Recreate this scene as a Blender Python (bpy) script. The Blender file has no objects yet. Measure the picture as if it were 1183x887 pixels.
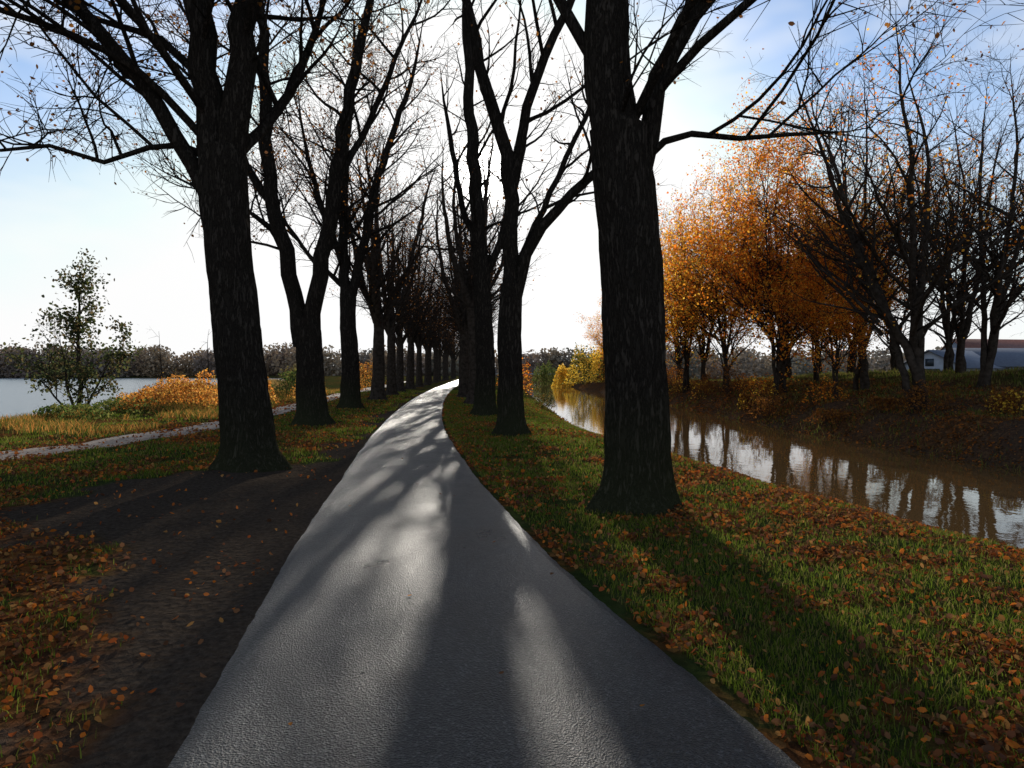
import bpy, math, random
import numpy as np
from mathutils import Vector
random.seed(7); rng=np.random.default_rng(7)
scene=bpy.context.scene
R=math.radians
# ------------------------------------------------------------ curves
TY=np.arange(-80,1000,0.5)
def curve(pts):
    ys=np.array([p[0] for p in pts],float); xs=np.array([p[1] for p in pts],float)
    g=np.gradient(xs,ys); 
    def f(y):
        y=np.asarray(y,float); i=np.clip(np.searchsorted(ys,y)-1,0,len(ys)-2); h=ys[i+1]-ys[i]; t=np.clip((y-ys[i])/h,0,1)
        v=(2*t**3-3*t**2+1)*xs[i]+(t**3-2*t**2+t)*h*g[i]+(-2*t**3+3*t**2)*xs[i+1]+(t**3-t**2)*h*g[i+1]
        return v+np.where(y<ys[0],(y-ys[0])*g[0],0)+np.where(y>ys[-1],(y-ys[-1])*g[-1],0)
    tab=f(TY)
    return lambda y: np.interp(y,TY,tab)
PC=curve([(0,0.38),(2.8,-.13),(5.5,-.72),(10,-1.5),(18,-2.68),(30,-4.0),(44,-5.2),(63,-6.5),(90,-7.9),(130,-9.9),(200,-12.6),(400,-19),(900,-30)])
PHW=lambda y: np.interp(y,[2,5,10,20,60],[1.45,1.28,1.12,1.02,1.08])
XN=curve([(0,9.3),(9.3,7.1),(19.5,4.9),(27,3.9),(51,2.9),(84,2.4),(137,2.0),(200,-1),(400,-10),(900,-15)])
XF=curve([(0,16.5),(10,14.4),(17,13.1),(24,12.5),(51,12.0),(82,11.0),(137,9.5),(200,6),(400,-2),(900,-6)])
SH=lambda y: np.where(y<20,-18-(20-y)*3,-18-(y-20)*0.25)+1.0*np.sin(np.asarray(y)*.23)
GX=curve([(6,-17),(10,-12.2),(13,-10.3),(16,-9.4),(21,-9.2),(30,-10.0),(45,-11.8),(70,-14),(120,-18)])
def sst(a,b,x):
    t=np.clip((x-a)/(b-a),0,1); return t*t*(3-2*t)
_lat=rng.random((256,256))
def vnoise(x,y,s):
    x=np.asarray(x,float)*s+1000; y=np.asarray(y,float)*s+1000
    xi=np.floor(x).astype(int); yi=np.floor(y).astype(int); fx=x-xi; fy=y-yi
    fx=fx*fx*(3-2*fx); fy=fy*fy*(3-2*fy)
    a=_lat[xi%256,yi%256]; b=_lat[(xi+1)%256,yi%256]; c=_lat[xi%256,(yi+1)%256]; d=_lat[(xi+1)%256,(yi+1)%256]
    return (a*(1-fx)+b*fx)*(1-fy)+(c*(1-fx)+d*fx)*fy
def fbm(x,y,s): return (vnoise(x,y,s)*.55+vnoise(x,y,s*2.1)*.28+vnoise(x,y,s*4.3)*.17)
def H(x,y):
    x=np.asarray(x,float); y=np.asarray(y,float)
    dp=np.abs(x-PC(y))-PHW(y)
    w=sst(.05,.6,dp)
    z=w*((fbm(x,y,.9)-.5)*.14+(fbm(x,y,.12)-.5)*.25*sst(1.5,6,dp))
    z=z-0.02*sst(0,.3,dp)
    xn=XN(y); xf=XF(y)
    b=sst(xn-3.6,xn+0.6,x)
    z=z*(1-b)-1.15*b
    d=x-xf
    deep=sst(xn,xn+1.2,x)*(1-sst(-1.6,-.1,d)); z=z-.9*deep
    rise=(1.15+.15)*sst(-.2,2.4,d)+ .45*sst(2,7,d)+0.9*sst(5,11,d)*(1-sst(40,75,y))+ (fbm(x,y,.5)-.5)*.6*sst(-.2,1,d)+(fbm(x,y,1.7)-.5)*.25*sst(-.2,1,d)*(1-sst(6,12,d))
    z=z+rise
    z=z-0.5*sst(10,40,d)*sst(40,80,y)
    dl=SH(y)-x
    l=sst(-3,1.5,dl)*(1-sst(255,275,y+ (x+60)*.1)); z=z*(1-l)-1.2*l
    z=z+ sst(300,900,y)*8
    return z
# ------------------------------------------------------------ materials
def newmat(name):
    m=bpy.data.materials.new(name); m.use_nodes=True; nt=m.node_tree; nt.nodes.clear()
    o=nt.nodes.new('ShaderNodeOutputMaterial'); return m,nt,o
def N(nt,t,**k):
    n=nt.nodes.new('ShaderNode'+t)
    for a,b in k.items(): setattr(n,a,b)
    return n
def noise_n(nt,scale,detail=5,rough=.6,vec=None):
    n=N(nt,'TexNoise'); n.inputs['Scale'].default_value=scale; n.inputs['Detail'].default_value=detail; n.inputs['Roughness'].default_value=rough
    if vec is not None: nt.links.new(vec,n.inputs['Vector'])
    return n
def ramp(nt,fac,stops):
    r=N(nt,'ValToRGB'); el=r.color_ramp.elements
    while len(el)<len(stops): el.new(.5)
    for e,(p,c) in zip(el,stops): e.position=p; e.color=(*c,1) if len(c)==3 else c
    nt.links.new(fac,r.inputs['Fac']); return r
def mix(nt,f,a,b,mode='MIX'):
    m=N(nt,'Mix',data_type='RGBA',blend_type=mode)
    for s,v in ((0,f),(6,a),(7,b)):
        if hasattr(v,'is_linked') or hasattr(v,'links'): nt.links.new(v,m.inputs[s])
        else: m.inputs[s].default_value= v if s==0 else (*v,1)
    return m.outputs[2]
def bsdf(nt,o,rough=.7,spec=.5):
    b=N(nt,'BsdfPrincipled'); b.inputs['Roughness'].default_value=rough; b.inputs['Specular IOR Level'].default_value=spec
    nt.links.new(b.outputs[0],o.inputs['Surface']); return b
def diffuse(nt,o):
    b=N(nt,'BsdfDiffuse'); nt.links.new(b.outputs[0],o.inputs['Surface']); return b
def bump(nt,b,h,strength,dist):
    n=N(nt,'Bump'); n.inputs['Strength'].default_value=strength; n.inputs['Distance'].default_value=dist
    nt.links.new(h,n.inputs['Height']); nt.links.new(n.outputs[0],b.inputs['Normal']); return n
def mat_bark(name,dark,light,moss=0):
    m,nt,o=newmat(name); tc=N(nt,'TexCoord'); mp=N(nt,'Mapping'); mp.inputs['Scale'].default_value=(1,1,.2)
    nt.links.new(tc.outputs['Object'],mp.inputs['Vector'])
    n1=noise_n(nt,19,3,.75,mp.outputs[0]); 
    ab=N(nt,'Math',operation='SUBTRACT'); nt.links.new(n1.outputs['Fac'],ab.inputs[0]); ab.inputs[1].default_value=.5
    ac=N(nt,'Math',operation='ABSOLUTE'); nt.links.new(ab.outputs[0],ac.inputs[0])
    vr=ramp(nt,ac.outputs[0],[(0,(.35,.35,.35)),(.09,(1,1,1))])
    r=ramp(nt,n1.outputs['Fac'],[(.3,dark),(.7,light)]); col=mix(nt,.85,r.outputs[0],vr.outputs[0],'MULTIPLY')
    if moss:
        sx=N(nt,'SeparateXYZ'); nt.links.new(tc.outputs['Object'],sx.inputs[0]); mr=N(nt,'MapRange'); mr.inputs[1].default_value=1.6; mr.inputs[2].default_value=0.0; mr.inputs[4].default_value=.75
        nt.links.new(sx.outputs['Z'],mr.inputs[0]); n2=noise_n(nt,4,2); mu=N(nt,'Math',operation='MULTIPLY'); nt.links.new(mr.outputs[0],mu.inputs[0]); nt.links.new(n2.outputs['Fac'],mu.inputs[1])
        col=mix(nt,mu.outputs[0],col,(.045,.055,.018))
    b=diffuse(nt,o); nt.links.new(col,b.inputs['Color'])
    bump(nt,b,vr.outputs[0],.8,.03); return m
def mat_simple_bark(name,c):
    m,nt,o=newmat(name); tc=N(nt,'TexCoord'); n=noise_n(nt,6,1,.6,tc.outputs['Object']); r=ramp(nt,n.outputs['Fac'],[(.3,[k*.6 for k in c]),(.7,[k*1.4 for k in c])])
    b=diffuse(nt,o); nt.links.new(r.outputs[0],b.inputs['Color']); return m
def mat_leaf(name,trans=.45):
    m,nt,o=newmat(name); a=N(nt,'Attribute'); a.attribute_name='Col'
    b=N(nt,'BsdfDiffuse'); nt.links.new(a.outputs['Color'],b.inputs['Color'])
    t=N(nt,'BsdfTranslucent'); nt.links.new(a.outputs['Color'],t.inputs[0])
    ms=N(nt,'MixShader'); ms.inputs[0].default_value=trans; nt.links.new(b.outputs[0],ms.inputs[1]); nt.links.new(t.outputs[0],ms.inputs[2]); nt.links.new(ms.outputs[0],o.inputs['Surface']); return m
BARK=mat_bark('bark_linden',(.02,.0165,.013),(.05,.041,.032),1)
BARK2=mat_simple_bark('bark_brown',(.042,.032,.024))
LEAF=mat_leaf('autumn_leaf',.65); GRASSM=mat_leaf('grass_blade',.5); LITTER=mat_leaf('fallen_leaf',.3); WOODM=mat_leaf('distant_foliage',.2)
def mat_flat(name,c1,c2,scale,rough=.7,bs=.2):
    m,nt,o=newmat(name); tc=N(nt,'TexCoord'); n=noise_n(nt,scale,4,.6,tc.outputs['Object']); r=ramp(nt,n.outputs['Fac'],[(.3,c1),(.7,c2)])
    b=bsdf(nt,o,rough,.3); nt.links.new(r.outputs[0],b.inputs['Base Color']); bump(nt,b,n.outputs['Fac'],bs,.02); return m
# ------------------------------------------------------------ mesh helper
def mk(name,V,F,mat,col=None,smooth=False,parent=None):
    if isinstance(F,np.ndarray): F=[F]
    me=bpy.data.meshes.new(name); V=np.asarray(V,np.float32)
    me.vertices.add(len(V)); me.vertices.foreach_set('co',V.ravel())
    nl=sum(f.size for f in F); nf=sum(len(f) for f in F)
    me.loops.add(nl); me.polygons.add(nf)
    idx=np.concatenate([f.ravel() for f in F]).astype(np.int32)
    tot=np.concatenate([np.full(len(f),f.shape[1]) for f in F]).astype(np.int32)
    st=np.concatenate([[0],np.cumsum(tot)[:-1]]).astype(np.int32)
    me.loops.foreach_set('vertex_index',idx); me.polygons.foreach_set('loop_start',st); me.polygons.foreach_set('loop_total',tot)
    me.update(calc_edges=True)
    if smooth: me.polygons.foreach_set('use_smooth',np.ones(nf,bool))
    if col is not None:
        a=me.color_attributes.new('Col','FLOAT_COLOR','POINT'); c=np.ones((len(V),4),np.float32); c[:,:3]=col; a.data.foreach_set('color',c.ravel())
    if mat: me.materials.append(mat)
    ob=bpy.data.objects.new(name,me); scene.collection.objects.link(ob)
    if parent: ob.parent=parent
    return ob
def empty(name,loc=(0,0,0)):
    e=bpy.data.objects.new(name,None); e.location=loc; scene.collection.objects.link(e); return e
# ------------------------------------------------------------ trees
def rv():
    while True:
        v=Vector((random.uniform(-1,1),random.uniform(-1,1),random.uniform(-1,1)))
        if .01<v.length<1: return v.normalized()
def polypath(p,d,length,n,wob,up):
    pts=[p.copy()]; d=d.normalized()
    for i in range(n):
        d=(d+rv()*wob+Vector((0,0,up))).normalized(); p=p+d*(length/n); pts.append(p.copy())
    return pts
def catmull(pts,step=.45):
    pts=[Vector(p) for p in pts]; P=[pts[0]*2-pts[1]]+pts+[pts[-1]*2-pts[-2]]; out=[];
    for i in range(1,len(P)-2):
        n=max(1,int((P[i+1]-P[i]).length/step))
        for k in range(n):
            t=k/n; a,b,c,d=P[i-1],P[i],P[i+1],P[i+2]
            out.append(.5*((2*b)+(c-a)*t+(2*a-5*b+4*c-d)*t*t+(3*b-a-3*c+d)*t**3))
    out.append(pts[-1]); return out
LV={1:dict(sp=.66,len=(1.5,5.2),ang=(30,72),n=8,r=.038,sides=5,up=.04,wob=.19),
    2:dict(sp=.42,len=(.6,2.1),ang=(25,60),n=5,r=.011,sides=3,up=.02,wob=.22),
    3:dict(sp=.32,len=(.25,.8),ang=(25,55),n=2,r=.0048,sides=3,up=.0,wob=.22)}
TIP=.002
class Tree:
    def __init__(s,dens=1.,lscale=1.,fine=1.,minz=3.5,up=0.,th=1.): s.b=[]; s.tips=[]; s.d=dens; s.ls=lscale; s.fine=fine; s.minz=minz; s.up=up; s.th=th
    def add(s,pts,rad,sides): s.b.append((pts,rad,sides))
    def spawn(s,pts,rad,lvl,s0=.3):
        c=LV[lvl]; cum=[0]
        for a,b in zip(pts,pts[1:]): cum.append(cum[-1]+(b-a).length)
        L=cum[-1]; pos=L*s0; i=0
        while pos<L:
            while i<len(pts)-2 and cum[i+1]<pos: i+=1
            t=(pos-cum[i])/max(1e-5,cum[i+1]-cum[i]); p=pts[i].lerp(pts[i+1],t); tan=(pts[i+1]-pts[i]).normalized(); r=rad[i]*(1-t)+rad[i+1]*t
            if p.z>s.minz or lvl>1:
                ang=R(random.uniform(*c['ang'])); q=rv(); q=(q-tan*q.dot(tan)).normalized()
                if lvl==1 and q.z<-.3: q.z*=-.5
                d=tan*math.cos(ang)+q*math.sin(ang); f=pos/L
                ln=random.uniform(*c['len'])*(1.15-.6*f)*s.ls
                r0=min(r*.65,s.th*c['r']*random.uniform(.6,1.3)*(ln/c['len'][1])**.5*1.3); n=c['n']
                pp=polypath(p,d,ln,n,c['wob'],c['up']+s.up); rr=[r0*(1-k/n)**.8+TIP*s.th for k in range(n+1)]
                s.add(pp,rr,c['sides'])
                if lvl<3: s.spawn(pp,rr,lvl+1,.15)
                if lvl>=2: s.tips.append(pp[-1]); s.tips.append(pp[len(pp)//2])
            pos+=c['sp']*random.uniform(.6,1.4)/(s.d if lvl==1 else s.d if lvl==2 else s.fine)
    def limb(s,pts,r0,r1,ext=0,sides=10,s0=.15,trunk=False):
        P=catmull(pts,.2 if trunk else .5); n0=len(P)
        rad=[r0+(r1-r0)*(i/(n0-1)) for i in range(n0)]
        if ext:
            d=(P[-1]-P[-2]).normalized()
            n=max(3,int(ext/.7)); E=polypath(P[-1],d,ext,n,.13,.05)[1:]; P+=E; rad+=[max(.008,r1*(1-(k+1)/n)**.9) for k in range(n)]
        if not trunk:
            for i in range(2,n0): P[i]=P[i]+rv()*min(.07,rad[i]*.4)
        s.add(P,rad,sides)
        s.spawn(P,rad,1,s0)
        return P,rad
    def mesh(s,name,mat,leafp=0,leafsize=.08,pal=None,leafspread=.25,per=1):
        groups={}
        for p,r,sd in s.b: groups.setdefault((len(p),sd),[]).append((p,r))
        Vs=[];Fs=[];off=0
        for (n,sd),lst in groups.items():
            P=np.array([[tuple(q) for q in p] for p,r in lst]); Rr=np.array([r for p,r in lst]); B=len(lst)
            T=np.gradient(P,axis=1) if n>2 else np.repeat((P[:,1:]-P[:,:1]),2,axis=1)
            T/=np.linalg.norm(T,axis=2,keepdims=True)+1e-9
            m=np.abs(P[:,-1]-P[:,0]); ax=np.argmin(m,axis=1); ref=np.eye(3)[ax][:,None,:]
            U=np.cross(T,ref); U/=np.linalg.norm(U,axis=2,keepdims=True)+1e-9; W=np.cross(T,U)
            a=np.arange(sd)/sd*2*np.pi
            RR=Rr[:,:,None]*np.ones(sd)
            if sd>=16:
                z=P[:,:,2:3]; lob=1+.3*np.sin(a*4+1.3)+.2*np.sin(a*3+.4); lob2=1+.05*np.sin(a*4+.7+z*.8)+.04*np.sin(a*7+z*1.7)
                zz=np.clip(z,0,9)
                RR=RR*(lob2+.55*np.exp(-zz/.16)*lob+.22*np.exp(-zz/.5)*(1+.2*np.sin(a*4+1.3)))
                for (sx,sy,amp) in ((5.,2.3,.06),(11.,5.1,.04)): RR=RR*(1+amp*(vnoise(a[None,None,:]/6.283*sx*2+P[:,:,0:1],z+0*a,sy)-.5)*2)
            V=P[:,:,None,:]+RR[...,None]*(np.cos(a)[None,None,:,None]*U[:,:,None,:]+np.sin(a)[None,None,:,None]*W[:,:,None,:])
            ids=(off+np.arange(B*n*sd)).reshape(B,n,sd); nx=np.roll(ids,-1,axis=2)
            F=np.stack([ids[:,:-1],nx[:,:-1],nx[:,1:],ids[:,1:]],axis=-1).reshape(-1,4)
            Vs.append(V.reshape(-1,3)); Fs.append(F); off+=B*n*sd
        ob=mk(name,np.concatenate(Vs),np.concatenate(Fs),mat,smooth=True)
        leaves=None
        if leafp>0:
            tips=np.array([tuple(t) for t in s.tips]); 
            tips=np.repeat(tips,per,axis=0); k=rng.random(len(tips))<leafp*np.clip(fbm(tips[:,0]+tips[:,2]*.7,tips[:,1]+tips[:,2],.6)*3.2-.95,0,1.6)
            k[:3]=True
            tips=tips[k]+rng.normal(0,leafspread,(k.sum(),3)); leaves=leafcloud('foliage',tips,leafsize,pal,LEAF); print(name,off,len(tips))
        return ob,leaves
def leafverts(P,size,flat=0.):
    n=len(P); a=rng.normal(size=(n,3)); 
    if flat: a[:,2]*=1-flat
    a/=np.linalg.norm(a,axis=1,keepdims=True); b=rng.normal(size=(n,3))
    if flat: b[:,2]*=1-flat
    b-=a*(a*b).sum(1,keepdims=True); b/=np.linalg.norm(b,axis=1,keepdims=True); c=np.cross(a,b)
    s=(size*rng.uniform(.6,1.4,n))[:,None]; w=s*.36*rng.uniform(.7,1.15,(n,1)); u=s*rng.uniform(-.2,.3,(n,1))
    base=P-a*s*.5; tip=P+a*s*.5+c*u*.5
    V=np.stack([base,P-a*s*.18+b*w+c*u,P+a*s*.22+b*w*.85+c*u,tip,P+a*s*.22-b*w*.85+c*u,P-a*s*.18-b*w+c*u],1)
    i=np.arange(n)[:,None]*6
    F=np.concatenate([i+np.array([[0,3,2,1]]),i+np.array([[0,5,4,3]])])
    return V.reshape(-1,3),F
def palcol(n,pal,per):
    pal=np.array(pal); c=pal[rng.integers(0,len(pal),n)]*rng.uniform(.65,1.3,(n,1)); return np.repeat(np.clip(c,0,1),per,axis=0)
def leafcloud(name,P,size,pal,mat,parent=None,flat=0.):
    V,F=leafverts(P,size,flat); return mk(name,V,F,mat,palcol(len(P),pal,6),parent=parent)
BROWN=[(.2,.08,.025),(.26,.1,.02),(.34,.14,.03),(.14,.065,.03)]
ORANGE=[(.92,.36,.035),(.88,.28,.025),(.8,.2,.02),(.95,.48,.06),(.55,.16,.025)]
YELLOW=[(.85,.54,.06),(.8,.45,.05),(.65,.45,.07)]
def place(name,ob,leaves,loc,rot=0,sc=1):
    ob.name=name; ob.location=loc; ob.rotation_euler=(0,0,rot); ob.scale=(sc,sc,sc)
    if leaves: leaves.parent=ob
    return ob
def inst(name,ob,leaves,loc,rot,sc):
    o=bpy.data.objects.new(name,ob.data); scene.collection.objects.link(o); o.location=loc; o.rotation_euler=(0,0,rot); o.scale=sc if hasattr(sc,'__len__') else (sc,)*3
    if leaves:
        l=bpy.data.objects.new('foliage',leaves.data); scene.collection.objects.link(l); l.parent=o
    return o
hz=lambda x,y: float(H(x,y))-.05
# --- right tree 1
t=Tree(1.15,1.05,1.2,minz=3.9,th=1.15)
t.limb([(0,0,-.1),(.02,0,.9),(-.03,0,2.0),(-.08,0,3.0),(-.2,0,4.1),(-.24,0,4.6)],.35,.34,trunk=True,sides=40,s0=.97)
t.limb([(-.22,0,4.1),(-.3,.05,5.1),(-.42,.1,6.2),(-.5,.3,8),(-.3,.4,10)],.31,.18,5,16,.2)
t.limb([(0,0,3.9),(.14,0,4.5),(.28,.05,5.2),(.68,.1,6.0),(1.25,.3,6.7),(2.1,.4,8)],.13,.08,5,10,.2)
t.limb([(0,0,4.15),(.3,-.1,4.42),(.6,-.15,4.5),(1.2,-.1,4.45),(1.9,.2,4.6)],.05,.025,1.6,6,.25)
t.limb([(-.1,0,4.6),(.4,-.8,5.6),(1.0,-1.6,6.4)],.06,.04,3,7,.25)
t.limb([(.2,0,5.),(1.2,-.5,5.9),(2.6,-.8,6.3),(4.,-.8,6.2)],.06,.03,2.5,7,.25)
t.limb([(-.4,0,5.2),(-1.1,.3,6.6),(-1.8,.5,8.2)],.08,.06,4,8,.3)
t.limb([(-.2,.1,5.),(-.3,1.2,6.6),(0,2.2,8.2)],.1,.07,4,8,.3)
ob,lv=t.mesh('linden_tree',BARK,.3,.06,BROWN,.02); place('linden_tree',ob,lv,(1.5,8.2,hz(1.5,8.2)))
# --- left tree 1
t=Tree(1.3,1.15,1.4,minz=4.6,th=1.2)
t.limb([(0,0,-.1),(-.08,0,.9),(-.22,0,2.1),(-.3,0,3.0),(-.42,0,4.4),(-.47,0,5.4)],.39,.37,trunk=True,sides=40,s0=.97)
t.limb([(-.55,0,4.9),(-.68,0,6.2),(-.82,0,7.9),(-1,0,10)],.26,.16,5,12,.15)
t.limb([(-.38,0,4.9),(-.15,0,6.4),(-.08,.1,8),(.3,.3,10)],.26,.16,5,12,.15)
t.limb([(-.5,0,4.2),(-.9,-.1,5.1),(-1.4,-.2,6.0),(-2.05,-.3,6.9),(-2.9,-.3,7.9)],.14,.10,6,10,.2)
t.limb([(-.6,0,5.2),(-1.2,.1,5.5),(-1.75,.1,5.45),(-2.5,.1,5.2),(-3.4,.1,5.5),(-4.3,.2,5.45)],.06,.028,1.8,7,.2)
t.limb([(-.6,0,5.4),(-1.6,-.5,6.5),(-3.0,-.8,7.1),(-4.6,-.9,7.6)],.07,.04,3,7,.2)
t.limb([(-.3,0,5.2),(.3,1.2,6.8),(.5,2.2,8.4)],.1,.07,4,8,.2)
t.limb([(-.6,0,6.4),(-1.9,.8,7.6),(-3.3,1.2,8.2)],.08,.05,4,8,.2)
t.limb([(-.6,0,5.8),(-1.2,-1.4,7.),(-2,-2.6,7.8)],.07,.05,4,8,.2)
ob,lv=t.mesh('linden_tree',BARK,.6,.075,BROWN,.03); place('linden_tree',ob,lv,(-4.4,11.5,hz(-4.4,11.5)))
# --- left tree 2
t=Tree(1.25,1.1,1.1,minz=4.2,th=1.2)
t.limb([(0,0,-.1),(-.1,0,1.2),(-.15,0,2.4),(-.22,0,3.3)],.42,.38,trunk=True,sides=28,s0=.99)
t.limb([(-.36,0,2.5),(-.62,0,4.1),(-.85,0,5.4),(-1.3,0,7.2),(-1.45,0,9.9),(-1.5,0,12)],.27,.15,5,12,.2)
t.limb([(-.1,0,2.5),(.08,0,4.0),(.3,0,5.2),(.65,0,6.9),(.95,0,9.1),(1.35,.1,11.5)],.28,.16,5,12,.2)
t.limb([(-1.2,0,6.8),(-1.9,0,7.7),(-2.6,.2,9.2),(-3.2,.3,11)],.13,.09,4,8,.2)
t.limb([(.7,0,7.4),(1.6,.5,9.5),(2.4,.7,11.5)],.12,.08,4,8,.2)
t.limb([(-.8,0,5.0),(-1.7,.8,6.4),(-3.4,1.2,7.3)],.08,.05,3.5,7,.2)
ob,lv=t.mesh('linden_tree',BARK,.5,.08,BROWN,.05); place('linden_tree',ob,lv,(-6.1,21,hz(-6.1,21)))
# --- left tree 3
t=Tree(1.3,1.15,1.,minz=4.5,th=1.35)
t.limb([(0,0,-.1),(0,0,1.8),(-.1,0,3.6),(-.1,0,5.4)],.4,.34,trunk=True,sides=20,s0=.99)
t.limb([(-.15,0,4.8),(-.3,0,7.5),(-.25,0,10.3),(.1,0,13.5)],.25,.14,4,10,.1)
t.limb([(0,0,4.8),(.7,0,7.5),(1.3,0,10.3),(2.4,0,13.5)],.23,.12,4,10,.1)
t.limb([(-.2,0,6),(-1.2,.5,8.5),(-2,.8,11)],.15,.1,4,8,.1)
t.limb([(-.1,0,5.2),(-1.8,.2,6.8),(-3.4,.3,9)],.1,.07,4,8,.1)
ob,lv=t.mesh('linden_tree',BARK,.4,.09,BROWN,.08); place('linden_tree',ob,lv,(-7.1,30,hz(-7.1,30)))
# --- right tree 2
t=Tree(.95,.95,.95,minz=4.2,th=1.1)
t.limb([(0,0,-.1),(-.04,0,1.5),(-.07,0,2.8),(-.02,0,3.9)],.31,.28,trunk=True,sides=28,s0=.99)
t.limb([(-.05,0,3.4),(0,0,5.4),(-.18,0,7.2),(-.67,0,8.9),(-1.0,0,10.6)],.22,.13,4,10,.2)
t.limb([(.05,0,3.4),(.4,0,4.7),(.8,0,5.4),(1.5,0,6.25),(2.2,0,6.8),(3.0,.2,8)],.17,.09,4,10,.2)
t.limb([(0,0,6.4),(.4,0,8.4),(1.1,0,10.2),(1.6,0,11.4)],.14,.1,3,8,.2)
t.limb([(.2,0,4.5),(1.2,.6,6.8),(2.2,1.,9)],.09,.06,3,8,.2)
ob,lv=t.mesh('linden_tree',BARK,.2,.08,BROWN,.05); place('linden_tree',ob,lv,(0.0,17.5,hz(0,17.5)))
# --- right tree 3
t=Tree(.8,.9,.8,minz=4.5,th=1.15)
t.limb([(0,0,-.1),(0,0,2),(-.1,0,4),(-.15,0,6)],.36,.31,trunk=True,sides=20,s0=.9)
t.limb([(-.15,0,5.6),(-.4,0,9),(-.6,0,12.3),(-.7,0,15)],.29,.14,3,10,.1)
t.limb([(-.1,0,5.),(.8,0,7.2),(1.4,.2,10)],.15,.1,4,9,.1)
t.limb([(-.1,0,6.),(-.9,.4,8),(-1.3,.4,10.5)],.13,.09,3,8,.1)
ob,lv=t.mesh('linden_tree',BARK,.15,.08,BROWN,.08); place('linden_tree',ob,lv,(-1.0,25.5,hz(-1,25.5)))
# --- generic lindens: 0,1 light crowns; 2,3,4 fuller
gen=[]
for v in range(5):
    dn=v>=2
    t=Tree(1.0 if dn else .8,1.05 if dn else .95,.55,minz=4.2 if dn else 3.8,th=1.25)
    h=random.uniform(4.,5.5); t.limb([(0,0,-.1),(.05,0,1.8),(random.uniform(-.2,.2),0,h)],.37,.29,trunk=True,sides=16,s0=.95)
    for k in range(5):
        a=k*2.3+v; s=random.uniform(.8,2.1) if k else .2
        z0=h-.8+random.uniform(-.3,.3) if k else h-.5; e=1.25 if dn else 1.
        t.limb([(0,0,z0),(s*.5*math.cos(a),s*.5*math.sin(a),z0+1.8),(s*math.cos(a),s*math.sin(a),z0+3.6*e),(s*1.3*math.cos(a),s*1.3*math.sin(a),z0+5.6*e)],random.uniform(.14,.2) if k else .28,.09,random.uniform(3,5),8,.08)
    if dn:
        for k in range(3):
            a=k*2.1+v; z0=h-.3; t.limb([(0,0,z0),(1.0*math.cos(a),1.0*math.sin(a),z0+1.6),(2.4*math.cos(a),2.4*math.sin(a),z0+3.6)],.1,.06,2.5,7,.15)
    gen.append(t.mesh('linden_tree',BARK2,.3,.1,BROWN,.1))
used=[False]*5
def linden(x,y,i):
    s=random.uniform(.88,1.1); rot=random.uniform(0,6.28); o,l=gen[i]
    if not used[i]: used[i]=True; place('linden_tree',o,l,(x,y,hz(x,y)),rot,s)
    else: inst('linden_tree',o,l,(x,y,hz(x,y)),rot,s)
i=0
for y in [39,48,57,66,75,85,95,106,118,131,146,162,180]:
    linden(float(PC(y))-3.1+random.uniform(-.3,.3),y,2+i%3); i+=1
for y in [34,42.5,51,60,69,78,88,99,111,124,139,155,173]:
    linden(float(PC(y))+2.45+random.uniform(-.3,.3),y,i%2 if y<58 else 2+i%3); i+=1
# --- trees on the far canal bank
def spread_tree(h,nst,spread,lean,dens=1.,fine=1.,r=.2,low=1.2,ls=1.):
    t=Tree(dens,ls,fine,minz=low+.4,th=1.45); la=Vector(lean)
    for k in range(nst):
        a=k*6.28/nst+random.uniform(-.5,.5); s=spread*random.uniform(.4,1.); c,sn=math.cos(a)*s,math.sin(a)*s
        z1=low*random.uniform(.5,1.5); bx,by=random.uniform(-.25,.25),random.uniform(-.25,.25)
        t.limb([(bx,by,-.2),(bx+la.x*.25,by+la.y*.25,z1),(la.x*.5+c*.4,la.y*.5+sn*.4,h*.3),(la.x*.8+c*.8,la.y*.8+sn*.8,h*.5),(la.x+c,la.y+sn,h*.66)],r*random.uniform(.6,1.1),r*.3,h*.34,8,.12)
        for q in range(3):
            a2=a+random.uniform(-1.2,1.2); zz=random.uniform(-.12,.1)*h; m=random.uniform(.6,1.2)
            t.limb([(la.x*.5+c*.4,la.y*.5+sn*.4,h*.3+zz),(la.x*.6+c*.5+math.cos(a2)*1.2*m,la.y*.6+sn*.5+math.sin(a2)*1.2*m,h*.38+zz),(la.x*.6+c*.6+math.cos(a2)*2.8*m,la.y*.6+sn*.6+math.sin(a2)*2.8*m,h*.46+zz)],r*.35,r*.18,h*.2,6,.1)
    return t
keep={}
for (x,y,h,n,sp,lean,pal,lp,per,nm,r) in [
    (15.6,26,14.5,4,3.0,(-1.6,0,0),ORANGE,.35,1,'oak_tree',.24),
    (20.0,29,13.5,3,2.4,(1,0,0),BROWN,.15,1,'oak_tree',.2),
    (14.2,37,14,3,1.3,(0,0,0),ORANGE,.85,5,'beech_tree',.13),
    (16.4,41,16.5,3,1.8,(-.4,0,0),ORANGE,.55,5,'beech_tree',.15),
    (14.6,47,15,3,1.6,(0,0,0),ORANGE+YELLOW[:2],.75,5,'beech_tree',.14),
    (18.5,36,16.5,3,2.2,(0,0,0),ORANGE,.4,2,'oak_tree',.2),
    (24.5,37,15,3,2.6,(0,0,0),BROWN,.15,1,'oak_tree',.2)]:
    t=spread_tree(h,n,sp,lean,.95,.75,r=r); o,l=t.mesh(nm,BARK2,lp*1.15 if per>1 else lp,.12 if per>1 else .1,pal,.2 if per>1 else .1,per); place(nm,o,l,(x,y,hz(x,y)),random.uniform(-.2,.2)); keep[(x,y)]=(o,l)
BE=keep[(14.6,47)]; BE2=keep[(14.2,37)]; OA=keep[(24.5,37)]
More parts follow.
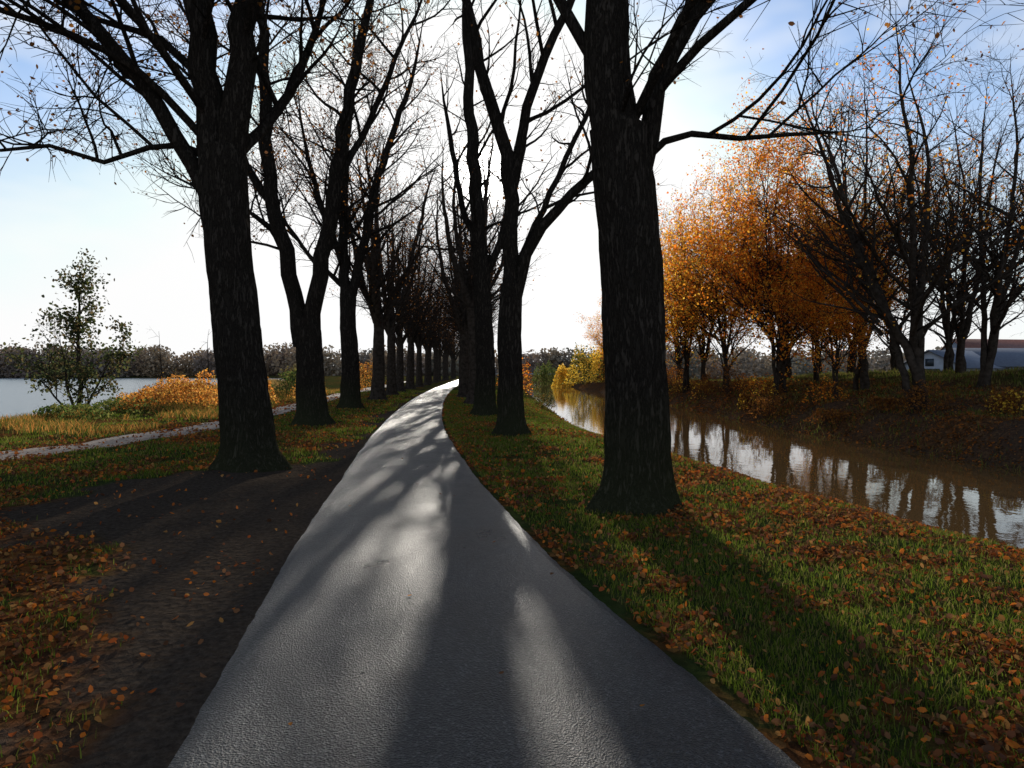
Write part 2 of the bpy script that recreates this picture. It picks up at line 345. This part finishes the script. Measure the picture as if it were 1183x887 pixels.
for (x,y,s,w) in [(13.9,54,.95,0),(17,60,1.1,1),(14,67,.9,0),(20,50,1.05,1),(28,44,1.05,1),(13.2,80,.8,0),(18,74,1.1,1),(26,58,1.,0),(33,42,.95,1),(19.5,44,.85,2),(15.4,32.5,.6,2),(24,48,1,1),(29,52,.9,1)]:
    o,l=(BE,OA,BE2)[w]; inst('oak_tree' if w==1 else 'beech_tree',o,l,(x,y,hz(x,y)),random.uniform(0,6),s)
# --- alder by the lake, saplings
t=Tree(1.4,.6,1.2,minz=1.,th=1.3)
t.limb([(0,0,-.1),(.1,0,2),(0,0,4),(.1,0,5.6)],.12,.06,1.6,10,.12)
t.limb([(0,0,.3),(-.6,.2,1.6),(-.9,.3,3.2)],.08,.04,1.6,8,.1)
t.limb([(0,0,.2),(.6,.2,1.5),(1.1,.3,2.6)],.08,.04,1.4,8,.1)
t.limb([(0,0,.2),(-1.,.2,1.0),(-1.7,.3,1.8)],.06,.04,1.2,8,.1)
o,l=t.mesh('alder_tree',BARK2,1.5,.15,[(.06,.08,.03),(.09,.09,.03),(.05,.06,.03),(.12,.09,.04)],.2,6); place('alder_tree',o,l,(-21.6,34,hz(-21.6,34)+.2))
t=Tree(.8,.4,.8,minz=.6)
t.limb([(0,0,-.1),(.05,0,2),(0,0,3)],.05,.02,1.2,8,.12)
o,l=t.mesh('birch_sapling',BARK2,1.,.08,YELLOW,.05,1); place('birch_sapling',o,l,(-20.6,40,hz(-20.6,40)))
inst('birch_sapling',o,l,(-20.5,46,hz(-20.5,46)),1,1.1); inst('birch_sapling',o,l,(-16.5,42,hz(-16.5,42)),2,1.)
# ------------------------------------------------------------ shrubs
def shrub(name,x,y,w,h,pal,n=900,size=.09):
    a=rng.uniform(0,6.28,n); r=np.sqrt(rng.random(n))*w; z=rng.random(n)**.8
    px=r*np.cos(a)*(1-.45*z); py=r*np.sin(a)*(1-.45*z); k=fbm(px*2+x,py*2+z*3+y,.8)
    hh=h*(.45+1.0*fbm(px+x,py+y,1.1)); P=np.stack([px,py,z*hh],1)[k>.42]
    t=Tree(1,1,1,minz=99); 
    for q in range(int(22*w)):
        aa=random.uniform(0,6.28); rr=random.uniform(0,w*.6)
        pp=polypath(Vector((rr*math.cos(aa),rr*math.sin(aa),-.1)),Vector((math.cos(aa)*.5,math.sin(aa)*.5,1)),h*random.uniform(.6,1.4),5,.2,.05); t.add(pp,[.014,.011,.008,.006,.004,.002],3)
    ob,_=t.mesh(name,BARK2); lv=leafcloud('foliage',P,size,pal,LEAF); place(name,ob,lv,(x,y,hz(x,y))); return ob
GREENY=[(.07,.11,.025),(.1,.12,.03),(.16,.15,.04)]
GOLD=[(.7,.3,.05),(.6,.22,.04),(.5,.22,.06),(.65,.38,.08)]
for (x,y,w,h,pal,n) in [(-14.5,31,1.6,1.5,GOLD,2600),(-16.8,33,1.8,1.1,GOLD,2600),(-18.,30,1.5,.6,GREENY,1400),(-17,27,1.5,.5,GREENY,1000),(-17.5,36,2,1.2,GOLD,2200),(-13.2,35,1.3,1.7,GOLD,1800),(-15.8,29,1.3,.8,GOLD,1600),(-13,29,1.1,.9,GOLD,1300),(-12.2,41,1.4,1.5,GOLD,1800),
    (-19.,33,1.5,.8,GREENY,1000),(-20.5,36,1.2,.9,GREENY,900),(-19.5,38,1.6,1.0,BROWN,1200),(-15,27,1.6,.6,GREENY,1100),(-15.5,24,1.6,.5,GREENY,1100),(-15,48,2.2,2.2,GREENY,1800),(-17,54,2.,2.2,[(.12,.1,.04),(.2,.15,.05)],1500),
    (-12.5,60,2,2.6,GOLD,1500),(2.0,44,.9,1.5,[(.09,.1,.03),(.16,.1,.03)],1300),(0.8,64,1.4,3.2,BROWN+ORANGE,2200),(-0.2,80,1.8,4.4,ORANGE,2600),(0.2,52,.9,1.0,GREENY,1000)]:
    shrub('shrub',x,y,w,h,pal,n,.09 if y<45 else .14)
for k in range(28):
    y=23+k*2.1+random.uniform(-1,1); x=float(XF(y))+random.uniform(.9,3.8)
    shrub('shrub',x,y,random.uniform(.6,1.5),random.uniform(.4,2.0),random.choice([ORANGE,BROWN,BROWN,BROWN+ORANGE,BROWN+YELLOW[:1]]),800,.09)
for (x,y,w,h,pal) in [(13.5,98,3,5,YELLOW),(12,108,4,5.5,YELLOW+GREENY),(14,92,3,5,GREENY+BROWN),(17,100,4,6,BROWN),(9.8,122,3,3.6,YELLOW),(7.5,150,4,5,GREENY)]:
    shrub('shrub',x,y,w,h,pal,4500,.25)
# ------------------------------------------------------------ distant woods
def wood(name,cs,pal,size,per):
    Ps=[];C=[]
    for (x,y,w,h) in cs:
        n=per; u=rng.normal(size=(n,3)); u/=np.linalg.norm(u,axis=1,keepdims=True); r=rng.random(n)**.35
        zz=h*.42+u[:,2]*h*.58*r
        P=np.stack([x+u[:,0]*w*r,y+u[:,1]*w*r,hz(x,y)+np.abs(zz)],1); Ps.append(P)
        c=np.array(pal[rng.integers(0,len(pal))]); C.append(c*rng.uniform(.75,1.15,(n,1)))
    P=np.concatenate(Ps); V,F=leafverts(P,size); return mk(name,V,F,WOODM,np.repeat(np.concatenate(C),6,axis=0))
DIST_HAZE=[(.26,.215,.17),(.29,.23,.16),(.24,.22,.17),(.34,.24,.15),(.26,.2,.16)]  # distant foliage colours lightened, aerial haze painted into the palette
cs=[(x,285+random.uniform(-8,25)+ (x+150)*.1,random.uniform(5,10),random.uniform(7,11)+5*float(fbm(x,0,.02))) for x in np.arange(-330,-20,2.6)]
wood('distant_trees',cs,DIST_HAZE,1.2,520)
cs=[(x,310+random.uniform(-10,25),random.uniform(5,10),random.uniform(9,14)) for x in np.arange(-20,330,3.4)]
wood('distant_trees',cs,DIST_HAZE,1.3,420)
cs=[(x,120+random.uniform(-6,14),random.uniform(3,5),random.uniform(3,7)) for x in np.arange(20,120,3)]
wood('distant_trees',cs,DIST_HAZE,.6,420)
# ------------------------------------------------------------ ground
nx,ny=460,520
u=np.linspace(-1,1,nx); gx=900*np.sinh(7*u)/np.sinh(7)
v=np.linspace(-.62,1,ny); gy=6+994*np.sinh(6.6*v)/np.sinh(6.6)
X,Y=np.meshgrid(gx,gy); X2=X+np.clip(PC(Y),-14,0.5); Z=H(X2,Y)
V=np.stack([X2,Y,Z],-1).reshape(-1,3); ids=np.arange(nx*ny).reshape(ny,nx)
F=np.stack([ids[:-1,:-1],ids[:-1,1:],ids[1:,1:],ids[1:,:-1]],-1).reshape(-1,4)
def masks(x,y):
    dl=(PC(y)-PHW(y))-x; dr=x-(PC(y)+PHW(y)); n=fbm(x,y,.8); n2=fbm(x,y,2.5)
    dw=np.interp(y,[2.5,4.7,6,8,10,12,15],[.6,1.1,1.9,3.6,3.6,1.,.25])
    dirt=sst(.25,-.25,dl-dw-(n-.5)*2.2-(n2-.5)*1.)*(dl>-.5)
    far=sst(-.4,.2,x-XF(y))*(1-sst(7,10,x-XF(y)))
    rbank=sst(-1.0,.1,x-XN(y))*sst(1,0,x-XF(y))
    leaf=sst(.42,.62,n*.5+n2*.5+ .1*sst(4.5,2,y)+.15*(x<PC(y)-1)*sst(9,6,y))
    leaf=leaf*(1-sst(20,45,y)*.5); leaf=np.maximum(leaf,far*.9)
    dirt=np.maximum(dirt,np.maximum(rbank*.9,far*.5*n*2))
    return dirt,leaf
Dm,Lm=masks(V[:,0],V[:,1])
col=np.zeros((len(V),3)); col[:,0]=np.clip(Dm,0,1); col[:,1]=np.clip(Lm,0,1)
m,nt,o=newmat('ground_soil_grass'); at=N(nt,'Attribute'); at.attribute_name='Col'; sp=N(nt,'SeparateColor'); nt.links.new(at.outputs['Color'],sp.inputs[0])
tc=N(nt,'TexCoord'); P=tc.outputs['Object']
g=ramp(nt,noise_n(nt,3,3,.7,P).outputs['Fac'],[(.3,(.02,.028,.01)),(.55,(.037,.05,.014)),(.75,(.07,.065,.025))]).outputs[0]
dn=noise_n(nt,22,4,.75,P); d=ramp(nt,dn.outputs['Fac'],[(.3,(.028,.021,.016)),(.7,(.085,.064,.046))]).outputs[0]
vo=N(nt,'TexVoronoi'); vo.inputs['Scale'].default_value=14; nt.links.new(P,vo.inputs['Vector'])
sc=N(nt,'SeparateColor'); nt.links.new(vo.outputs['Color'],sc.inputs[0])
lf=ramp(nt,sc.outputs[0],[(0,(.04,.02,.01)),(.4,(.1,.04,.015)),(.75,(.17,.06,.018)),(1,(.25,.12,.04))]).outputs[0]
c=mix(nt,sp.outputs[1],g,lf); c=mix(nt,sp.outputs[0],c,d)
b=diffuse(nt,o); nt.links.new(c,b.inputs['Color'])
ad=N(nt,'Math',operation='ADD'); nt.links.new(dn.outputs['Fac'],ad.inputs[0]); nt.links.new(vo.outputs['Distance'],ad.inputs[1]); bump(nt,b,ad.outputs[0],1,.05)
mk('ground',V,F,m,col,smooth=True)
# ------------------------------------------------------------ asphalt path
ys=np.concatenate([np.arange(-12,12,.08),np.arange(12,60,.5),np.arange(60,330,2)])
cr=np.linspace(-1,1,15); CX,YY=np.meshgrid(cr,ys); hw=PHW(YY)+ ((fbm(CX*3,YY,1.5)-.5)*.08+(fbm(CX*3,YY,8)-.5)*.06)*(np.abs(CX)>.99)
XX=PC(YY)+CX*hw; ZZ=.012+.025*(1-CX**2)+(fbm(XX,YY,.7)-.5)*.008
ZZ[:,0]=-.03; ZZ[:,-1]=-.03
V=np.stack([XX,YY,ZZ],-1).reshape(-1,3); ids=np.arange(V.shape[0]).reshape(YY.shape); F=np.stack([ids[:-1,:-1],ids[:-1,1:],ids[1:,1:],ids[1:,:-1]],-1).reshape(-1,4)
m,nt,o=newmat('asphalt'); tc=N(nt,'TexCoord'); P=tc.outputs['Object']
n1=noise_n(nt,1.3,4,.65,P); vo=N(nt,'TexVoronoi'); vo.inputs['Scale'].default_value=95; nt.links.new(P,vo.inputs['Vector']); sc=N(nt,'SeparateColor'); nt.links.new(vo.outputs['Color'],sc.inputs[0])
base=ramp(nt,n1.outputs['Fac'],[(.3,(.016,.016,.017)),(.7,(.034,.034,.034))]).outputs[0]
st=ramp(nt,sc.outputs[0],[(0,(.4,.4,.4)),(.8,(1.1,1.1,1.1)),(1,(4.,3.9,3.7))]).outputs[0]
b=bsdf(nt,o,.45,.27); nt.links.new(mix(nt,1.,base,st,'MULTIPLY'),b.inputs['Base Color'])
rr=ramp(nt,n1.outputs['Fac'],[(.3,(.27,)*3),(.7,(.38,)*3)]); nt.links.new(rr.outputs[0],b.inputs['Roughness'])
n2=noise_n(nt,150,2,.6,P); ad=N(nt,'Math',operation='ADD'); nt.links.new(n2.outputs['Fac'],ad.inputs[0]); nt.links.new(vo.outputs['Distance'],ad.inputs[1]); bump(nt,b,ad.outputs[0],1.,.010)
mk('asphalt_path',V,F,m,smooth=True)
ys=np.arange(6,120,.3); cr=np.linspace(-1,1,9); CX,YY=np.meshgrid(cr,ys); XX=GX(YY)+CX*.7*(1+.35*(fbm(CX,YY,.8)-.5)); ZZ=H(XX,YY)+.03; ZZ[:,0]-=.06; ZZ[:,-1]-=.06
V=np.stack([XX,YY,ZZ],-1).reshape(-1,3); ids=np.arange(V.shape[0]).reshape(YY.shape); F=np.stack([ids[:-1,:-1],ids[:-1,1:],ids[1:,1:],ids[1:,:-1]],-1).reshape(-1,4)
mk('gravel_path',V,F,mat_flat('gravel',(.16,.11,.08),(.32,.24,.17),9,.85,.5),smooth=True)
# ------------------------------------------------------------ water
def water(name,base,scale,bs,rough=.03,dist=.05):
    m,nt,o=newmat(name); tc=N(nt,'TexCoord'); mp=N(nt,'Mapping'); mp.inputs['Scale'].default_value=(1,.7,1); nt.links.new(tc.outputs['Object'],mp.inputs[0])
    n=noise_n(nt,scale,3,.55,mp.outputs[0]); b=bsdf(nt,o,rough,.5); b.inputs['Base Color'].default_value=(*base,1); b.inputs['IOR'].default_value=1.33; bump(nt,b,n.outputs['Fac'],bs,dist); return m
ys=np.arange(-60,420,2.); V=np.concatenate([np.stack([XN(ys)-1.2,ys,ys*0-1.0],1),np.stack([XF(ys)+1.0,ys,ys*0-1.0],1)]); n=len(ys)
i=np.arange(n-1); F=np.stack([i,i+n,i+n+1,i+1],1); mk('canal_water',V,F,water('canal_water',(.085,.048,.018),2.2,.09))
ys=np.arange(-20,300,4.); V=np.concatenate([np.stack([SH(ys)+2.5,ys,ys*0-.75],1),np.stack([ys*0-700,ys,ys*0-.75],1)]); n=len(ys)
i=np.arange(n-1); F=np.stack([i,i+1,i+n+1,i+n],1); mk('lake_water',V,F,water('lake_water',(.05,.07,.08),1.5,.6,.25,.15))
# ------------------------------------------------------------ grass blades and fallen leaves
def logy(n,a,b): return a*(b/a)**rng.random(n)
def blades(n,xs,y,hgt):
    z=H(xs,y); a=rng.uniform(0,6.28,n); s=np.clip(y/6,1,5); h=hgt*rng.uniform(.5,1.3,n)*np.clip(y/10,1,1.5); w=.0028*s*rng.uniform(.8,1.4,n)
    lean=rng.normal(0,.45,(n,2))*h[:,None]; c,sn=np.cos(a)*w,np.sin(a)*w
    A=np.stack([xs-c,y-sn,z-.01],1); B=np.stack([xs+c,y+sn,z-.01],1)
    M1=np.stack([xs-c*.7+lean[:,0]*.35,y-sn*.7+lean[:,1]*.35,z+h*.6],1); M2=np.stack([xs+c*.7+lean[:,0]*.35,y+sn*.7+lean[:,1]*.35,z+h*.6],1)
    T=np.stack([xs+lean[:,0],y+lean[:,1],z+h],1); V=np.stack([A,B,M2,M1,T],1).reshape(-1,3); i=np.arange(n)[:,None]*5
    return V,i+np.array([[0,1,2,3]]),i+np.array([[3,2,4]])
n=420000; y=logy(n,1.6,60); side=rng.random(n)<.62
x=np.where(side,PC(y)+PHW(y)-.02+rng.random(n)**1.1*(XN(y)-PC(y)-PHW(y)-.3),PC(y)-PHW(y)-.0-rng.random(n)**1.2*np.where(y<20,9,14))
dm,lm=masks(x,y); kp=(rng.random(n)<(1-dm)**2*np.clip(1.1-.7*lm,0,1)*np.clip(fbm(x,y,1.4)*2.4-.4,.06,1))&(np.abs(x-GX(y))>.8)
x,y=x[kp],y[kp]; V,F4,F3=blades(len(x),x,y,.05)
mk('grass',V,[F4,F3],GRASSM,palcol(len(x),[(.08,.12,.012),(.11,.155,.016),(.15,.17,.025),(.2,.16,.05)],5))
n=230000; y=logy(n,1.5,50); side=rng.random(n)<.62
x=np.where(side,PC(y)+PHW(y)-.07+rng.random(n)**1.1*(XN(y)-PC(y)-PHW(y)),PC(y)-PHW(y)+.05-rng.random(n)*8)
dm,lm=masks(x,y); kp=rng.random(n)<np.clip(.1+.8*lm,0,1)*(1-.93*dm)*np.clip(y/5,.35,1)*.8
x,y=x[kp],y[kp]; z=H(x,y)+rng.uniform(.008,.05,len(x))
V,F=leafverts(np.stack([x,y,z],1),np.clip(.043*(y/6)**.4,.038,.11),.4)
mk('fallen_leaves',V,F,LITTER,palcol(len(x),[(.28,.07,.02),(.38,.11,.025),(.18,.065,.025),(.36,.17,.05),(.09,.045,.025),(.45,.13,.02),(.13,.055,.03),(.2,.09,.04)],6))
n=26; y=logy(n,2.5,25); x=PC(y)+PHW(y)*rng.uniform(-1,1,n); V,F=leafverts(np.stack([x,y,y*0+.045],1),.04,.9); mk('fallen_leaves',V,F,LITTER,palcol(n,BROWN,6))
n=45000; y=logy(n,14,80); x=XF(y)+.1+rng.random(n)*8; k=rng.random(n)<np.clip(fbm(x,y,1.2)*2.2-.4,.1,1); x,y=x[k],y[k]
V,F=leafverts(np.stack([x,y,H(x,y)+.03],1),np.clip(.05*(y/8)**.5,.06,.14),.4); mk('fallen_leaves',V,F,LITTER,palcol(len(x),[(.24,.08,.02),(.15,.06,.02),(.36,.12,.025),(.1,.055,.02),(.2,.1,.04)],6))
n=40000; y=logy(n,14,70); x=XF(y)+.2+rng.random(n)*14; k=rng.random(n)<np.clip(fbm(x,y,.7)*3-1.1+sst(6,12,x-XF(y)),0,1); x,y=x[k],y[k]
V,F4,F3=blades(len(x),x,y,.12); mk('grass',V,[F4,F3],GRASSM,palcol(len(x),[(.1,.13,.02),(.15,.16,.03),(.22,.17,.05),(.14,.1,.04)],5))
n=60000; y=rng.uniform(33,90,n); x=SH(y)+rng.normal(2.6,1.2,n); k=fbm(x,y,.5)>.45; x,y=x[k],y[k]
V,F4,F3=blades(len(x),x,y,.42); mk('reeds',V,[F4,F3],GRASSM,palcol(len(x),[(.4,.25,.09),(.32,.2,.07),(.45,.27,.09),(.2,.16,.05)],5))
n=50000; y=rng.uniform(17,60,n); x=GX(y)-1.2-rng.random(n)*np.clip(GX(y)-3.2-SH(y)-1,1,30); k=(fbm(x,y,.5)>.47); x,y=x[k],y[k]
V,F4,F3=blades(len(x),x,y,.15); mk('meadow_grass',V,[F4,F3],GRASSM,palcol(len(x),[(.12,.14,.03),(.45,.23,.06),(.5,.22,.05),(.09,.12,.02)],5))
# ------------------------------------------------------------ buildings
def box(name,parent,x0,x1,y0,y1,z0,z1,mat):
    V=[(x,y,z) for z in (z0,z1) for x,y in ((x0,y0),(x1,y0),(x1,y1),(x0,y1))]
    return mk(name,V,np.array([[3,2,1,0],[4,5,6,7],[0,1,5,4],[1,2,6,5],[2,3,7,6],[3,0,4,7]]),mat,parent=parent)
def house(name,loc,rot,L,Wd,hw,hr,wall,roof,nw):
    e=empty(name,loc); e.rotation_euler=(0,0,rot); a,b=L/2,Wd/2
    V=[(-a,-b,-.5),(a,-b,-.5),(a,b,-.5),(-a,b,-.5),(-a,-b,hw),(a,-b,hw),(a,b,hw),(-a,b,hw),(-a,0,hw+hr),(a,0,hw+hr)]
    mk('walls',V,[np.array([[0,1,5,4],[2,3,7,6]]),np.array([[1,2,6,9,5],[3,0,4,8,7]])],wall,parent=e)
    o=.35; s=hr/b; z=hw-o*s
    V=[(-a-o,-b-o,z+.03),(a+o,-b-o,z+.03),(a+o,0,hw+hr+.03),(-a-o,0,hw+hr+.03),(-a-o,b+o,z+.03),(a+o,b+o,z+.03)]
    V+= [(p[0],p[1],p[2]+.15) for p in V]
    mk('roof',V,np.array([[6,7,8,9],[9,8,11,10],[3,2,1,0],[4,5,2,3],[0,1,7,6],[5,4,10,11],[1,2,8,7],[2,5,11,8],[0,6,9,3],[3,9,10,4]]),roof,parent=e)
    for k in range(nw):
        x=-a+L*(k+.5)/nw; box('window_%d'%k,e,x-.5,x+.5,-b-.06,-b+.02,.9,2.1,GL); box('sill_%d'%k,e,x-.6,x+.6,-b-.12,-b+.01,.8,.895,WH)
    box('door',e,-a-.05,-a+.02,-1.2,1.2,0,2.3,GL); box('gable_window',e,-a-.05,-a+.02,-.5,.5,hw+.2,hw+1.1,GL)
    return e
GL=mat_flat('glass',(.03,.04,.05),(.05,.06,.07),2,.15,.0); WH=mat_flat('white_render',(.4,.43,.48),(.48,.52,.57),2); GR=mat_flat('slate_roof',(.09,.1,.13),(.13,.15,.18),3); RD=mat_flat('tile_roof',(.14,.06,.04),(.22,.09,.06),3); BK=mat_flat('grey_wall',(.24,.27,.33),(.3,.34,.4),1.5)
house('farm_building',(54,84,-.3),.5,9,8,2.4,2.0,WH,GR,3)
house('farm_building',(67,88,-.3),.1,22,10,2.6,2.2,BK,GR,8)
house('brick_house',(80,112,.2),.2,18,9,3.4,3.2,BK,RD,4)
e=empty('footbridge',(6,165,0)); CN=mat_flat('concrete',(.28,.27,.25),(.38,.37,.35),2)
box('deck',e,-10,9,-1.5,1.5,.9,1.3,CN); box('pier_1',e,-6.5,-5.7,-1.3,1.3,-2,.9,CN); box('pier_2',e,4.7,5.5,-1.3,1.3,-2,.9,CN)
for s in (-1.4,1.4):
    box('rail',e,-10,9,s-.04,s+.04,2.2,2.28,GR)
    for k in range(20): box('post',e,-9.9+k*.98,-9.84+k*.98,s-.03,s+.03,1.3,2.2,GR)
# ------------------------------------------------------------ sky, sun, camera
EL=R(16.0); AZ=R(-2.5)
sd=Vector((math.sin(AZ)*math.cos(EL),math.cos(AZ)*math.cos(EL),math.sin(EL)))
w=bpy.data.worlds.new('World'); scene.world=w; w.use_nodes=True; nt=w.node_tree; nt.nodes.clear()
o=N(nt,'OutputWorld'); bg=N(nt,'Background'); bg.inputs[1].default_value=.12; nt.links.new(bg.outputs[0],o.inputs[0])
sk=N(nt,'TexSky'); sk.sky_type='NISHITA'; sk.sun_disc=False; sk.sun_elevation=EL; sk.sun_rotation=AZ; sk.air_density=1.; sk.dust_density=.7; sk.ozone_density=2.
tc=N(nt,'TexCoord'); sx=N(nt,'SeparateXYZ'); nt.links.new(tc.outputs['Generated'],sx.inputs[0])
hzr=ramp(nt,sx.outputs['Z'],[(0,(.95,)*3),(.14,(.6,)*3),(.36,(0,)*3)])
skb=mix(nt,1.,sk.outputs[0],(1.05,1.17,1.33),'MULTIPLY')
skh=mix(nt,hzr.outputs[0],skb,(7.8,8.0,8.2))
mp=N(nt,'Mapping'); mp.inputs['Scale'].default_value=(1.6,1.,4); mp.inputs['Rotation'].default_value=(0,.35,0); nt.links.new(tc.outputs['Generated'],mp.inputs[0])
cn=noise_n(nt,2.4,3,.65,mp.outputs[0]); cr=ramp(nt,cn.outputs['Fac'],[(.45,(0,0,0)),(.75,(.75,.75,.75))])
cm=mix(nt,cr.outputs[0],skh,(8.2,8.3,8.4))
cl=N(nt,'VectorMath',operation='MINIMUM'); nt.links.new(cm,cl.inputs[0]); cl.inputs[1].default_value=(8.2,8.2,8.2)
dt=N(nt,'VectorMath',operation='DOT_PRODUCT'); nt.links.new(tc.outputs['Generated'],dt.inputs[0]); dt.inputs[1].default_value=sd
mx=N(nt,'Math',operation='MAXIMUM'); nt.links.new(dt.outputs['Value'],mx.inputs[0]); mx.inputs[1].default_value=0
def glow(k,a):
    p=N(nt,'Math',operation='POWER'); nt.links.new(mx.outputs[0],p.inputs[0]); p.inputs[1].default_value=k
    q=N(nt,'Math',operation='MULTIPLY'); nt.links.new(p.outputs[0],q.inputs[0]); q.inputs[1].default_value=a; return q.outputs[0]
s=N(nt,'Math',operation='ADD'); nt.links.new(glow(2500,90),s.inputs[0]); nt.links.new(glow(25,1.2),s.inputs[1])
cmb=N(nt,'VectorMath',operation='SCALE'); cmb.inputs[0].default_value=(1,.97,.92); nt.links.new(s.outputs[0],cmb.inputs['Scale'])
av=N(nt,'VectorMath',operation='ADD'); nt.links.new(cl.outputs[0],av.inputs[0]); nt.links.new(cmb.outputs[0],av.inputs[1]); nt.links.new(av.outputs[0],bg.inputs[0])
L=bpy.data.lights.new('sun','SUN'); L.energy=5; L.angle=R(.5); L.color=(1,.93,.82); lo=bpy.data.objects.new('sun',L); scene.collection.objects.link(lo); lo.rotation_euler=(-sd).to_track_quat('-Z','Y').to_euler(); lo.location=(0,0,30)
cam=bpy.data.cameras.new('camera'); cam.lens=24; cam.sensor_width=36; cam.clip_end=3000; co=bpy.data.objects.new('camera',cam); scene.collection.objects.link(co); co.location=(0,0,1.6); co.rotation_euler=(R(89.),0,0); scene.camera=co
scene.view_settings.view_transform='Standard'; scene.view_settings.look='None'; scene.view_settings.exposure=0
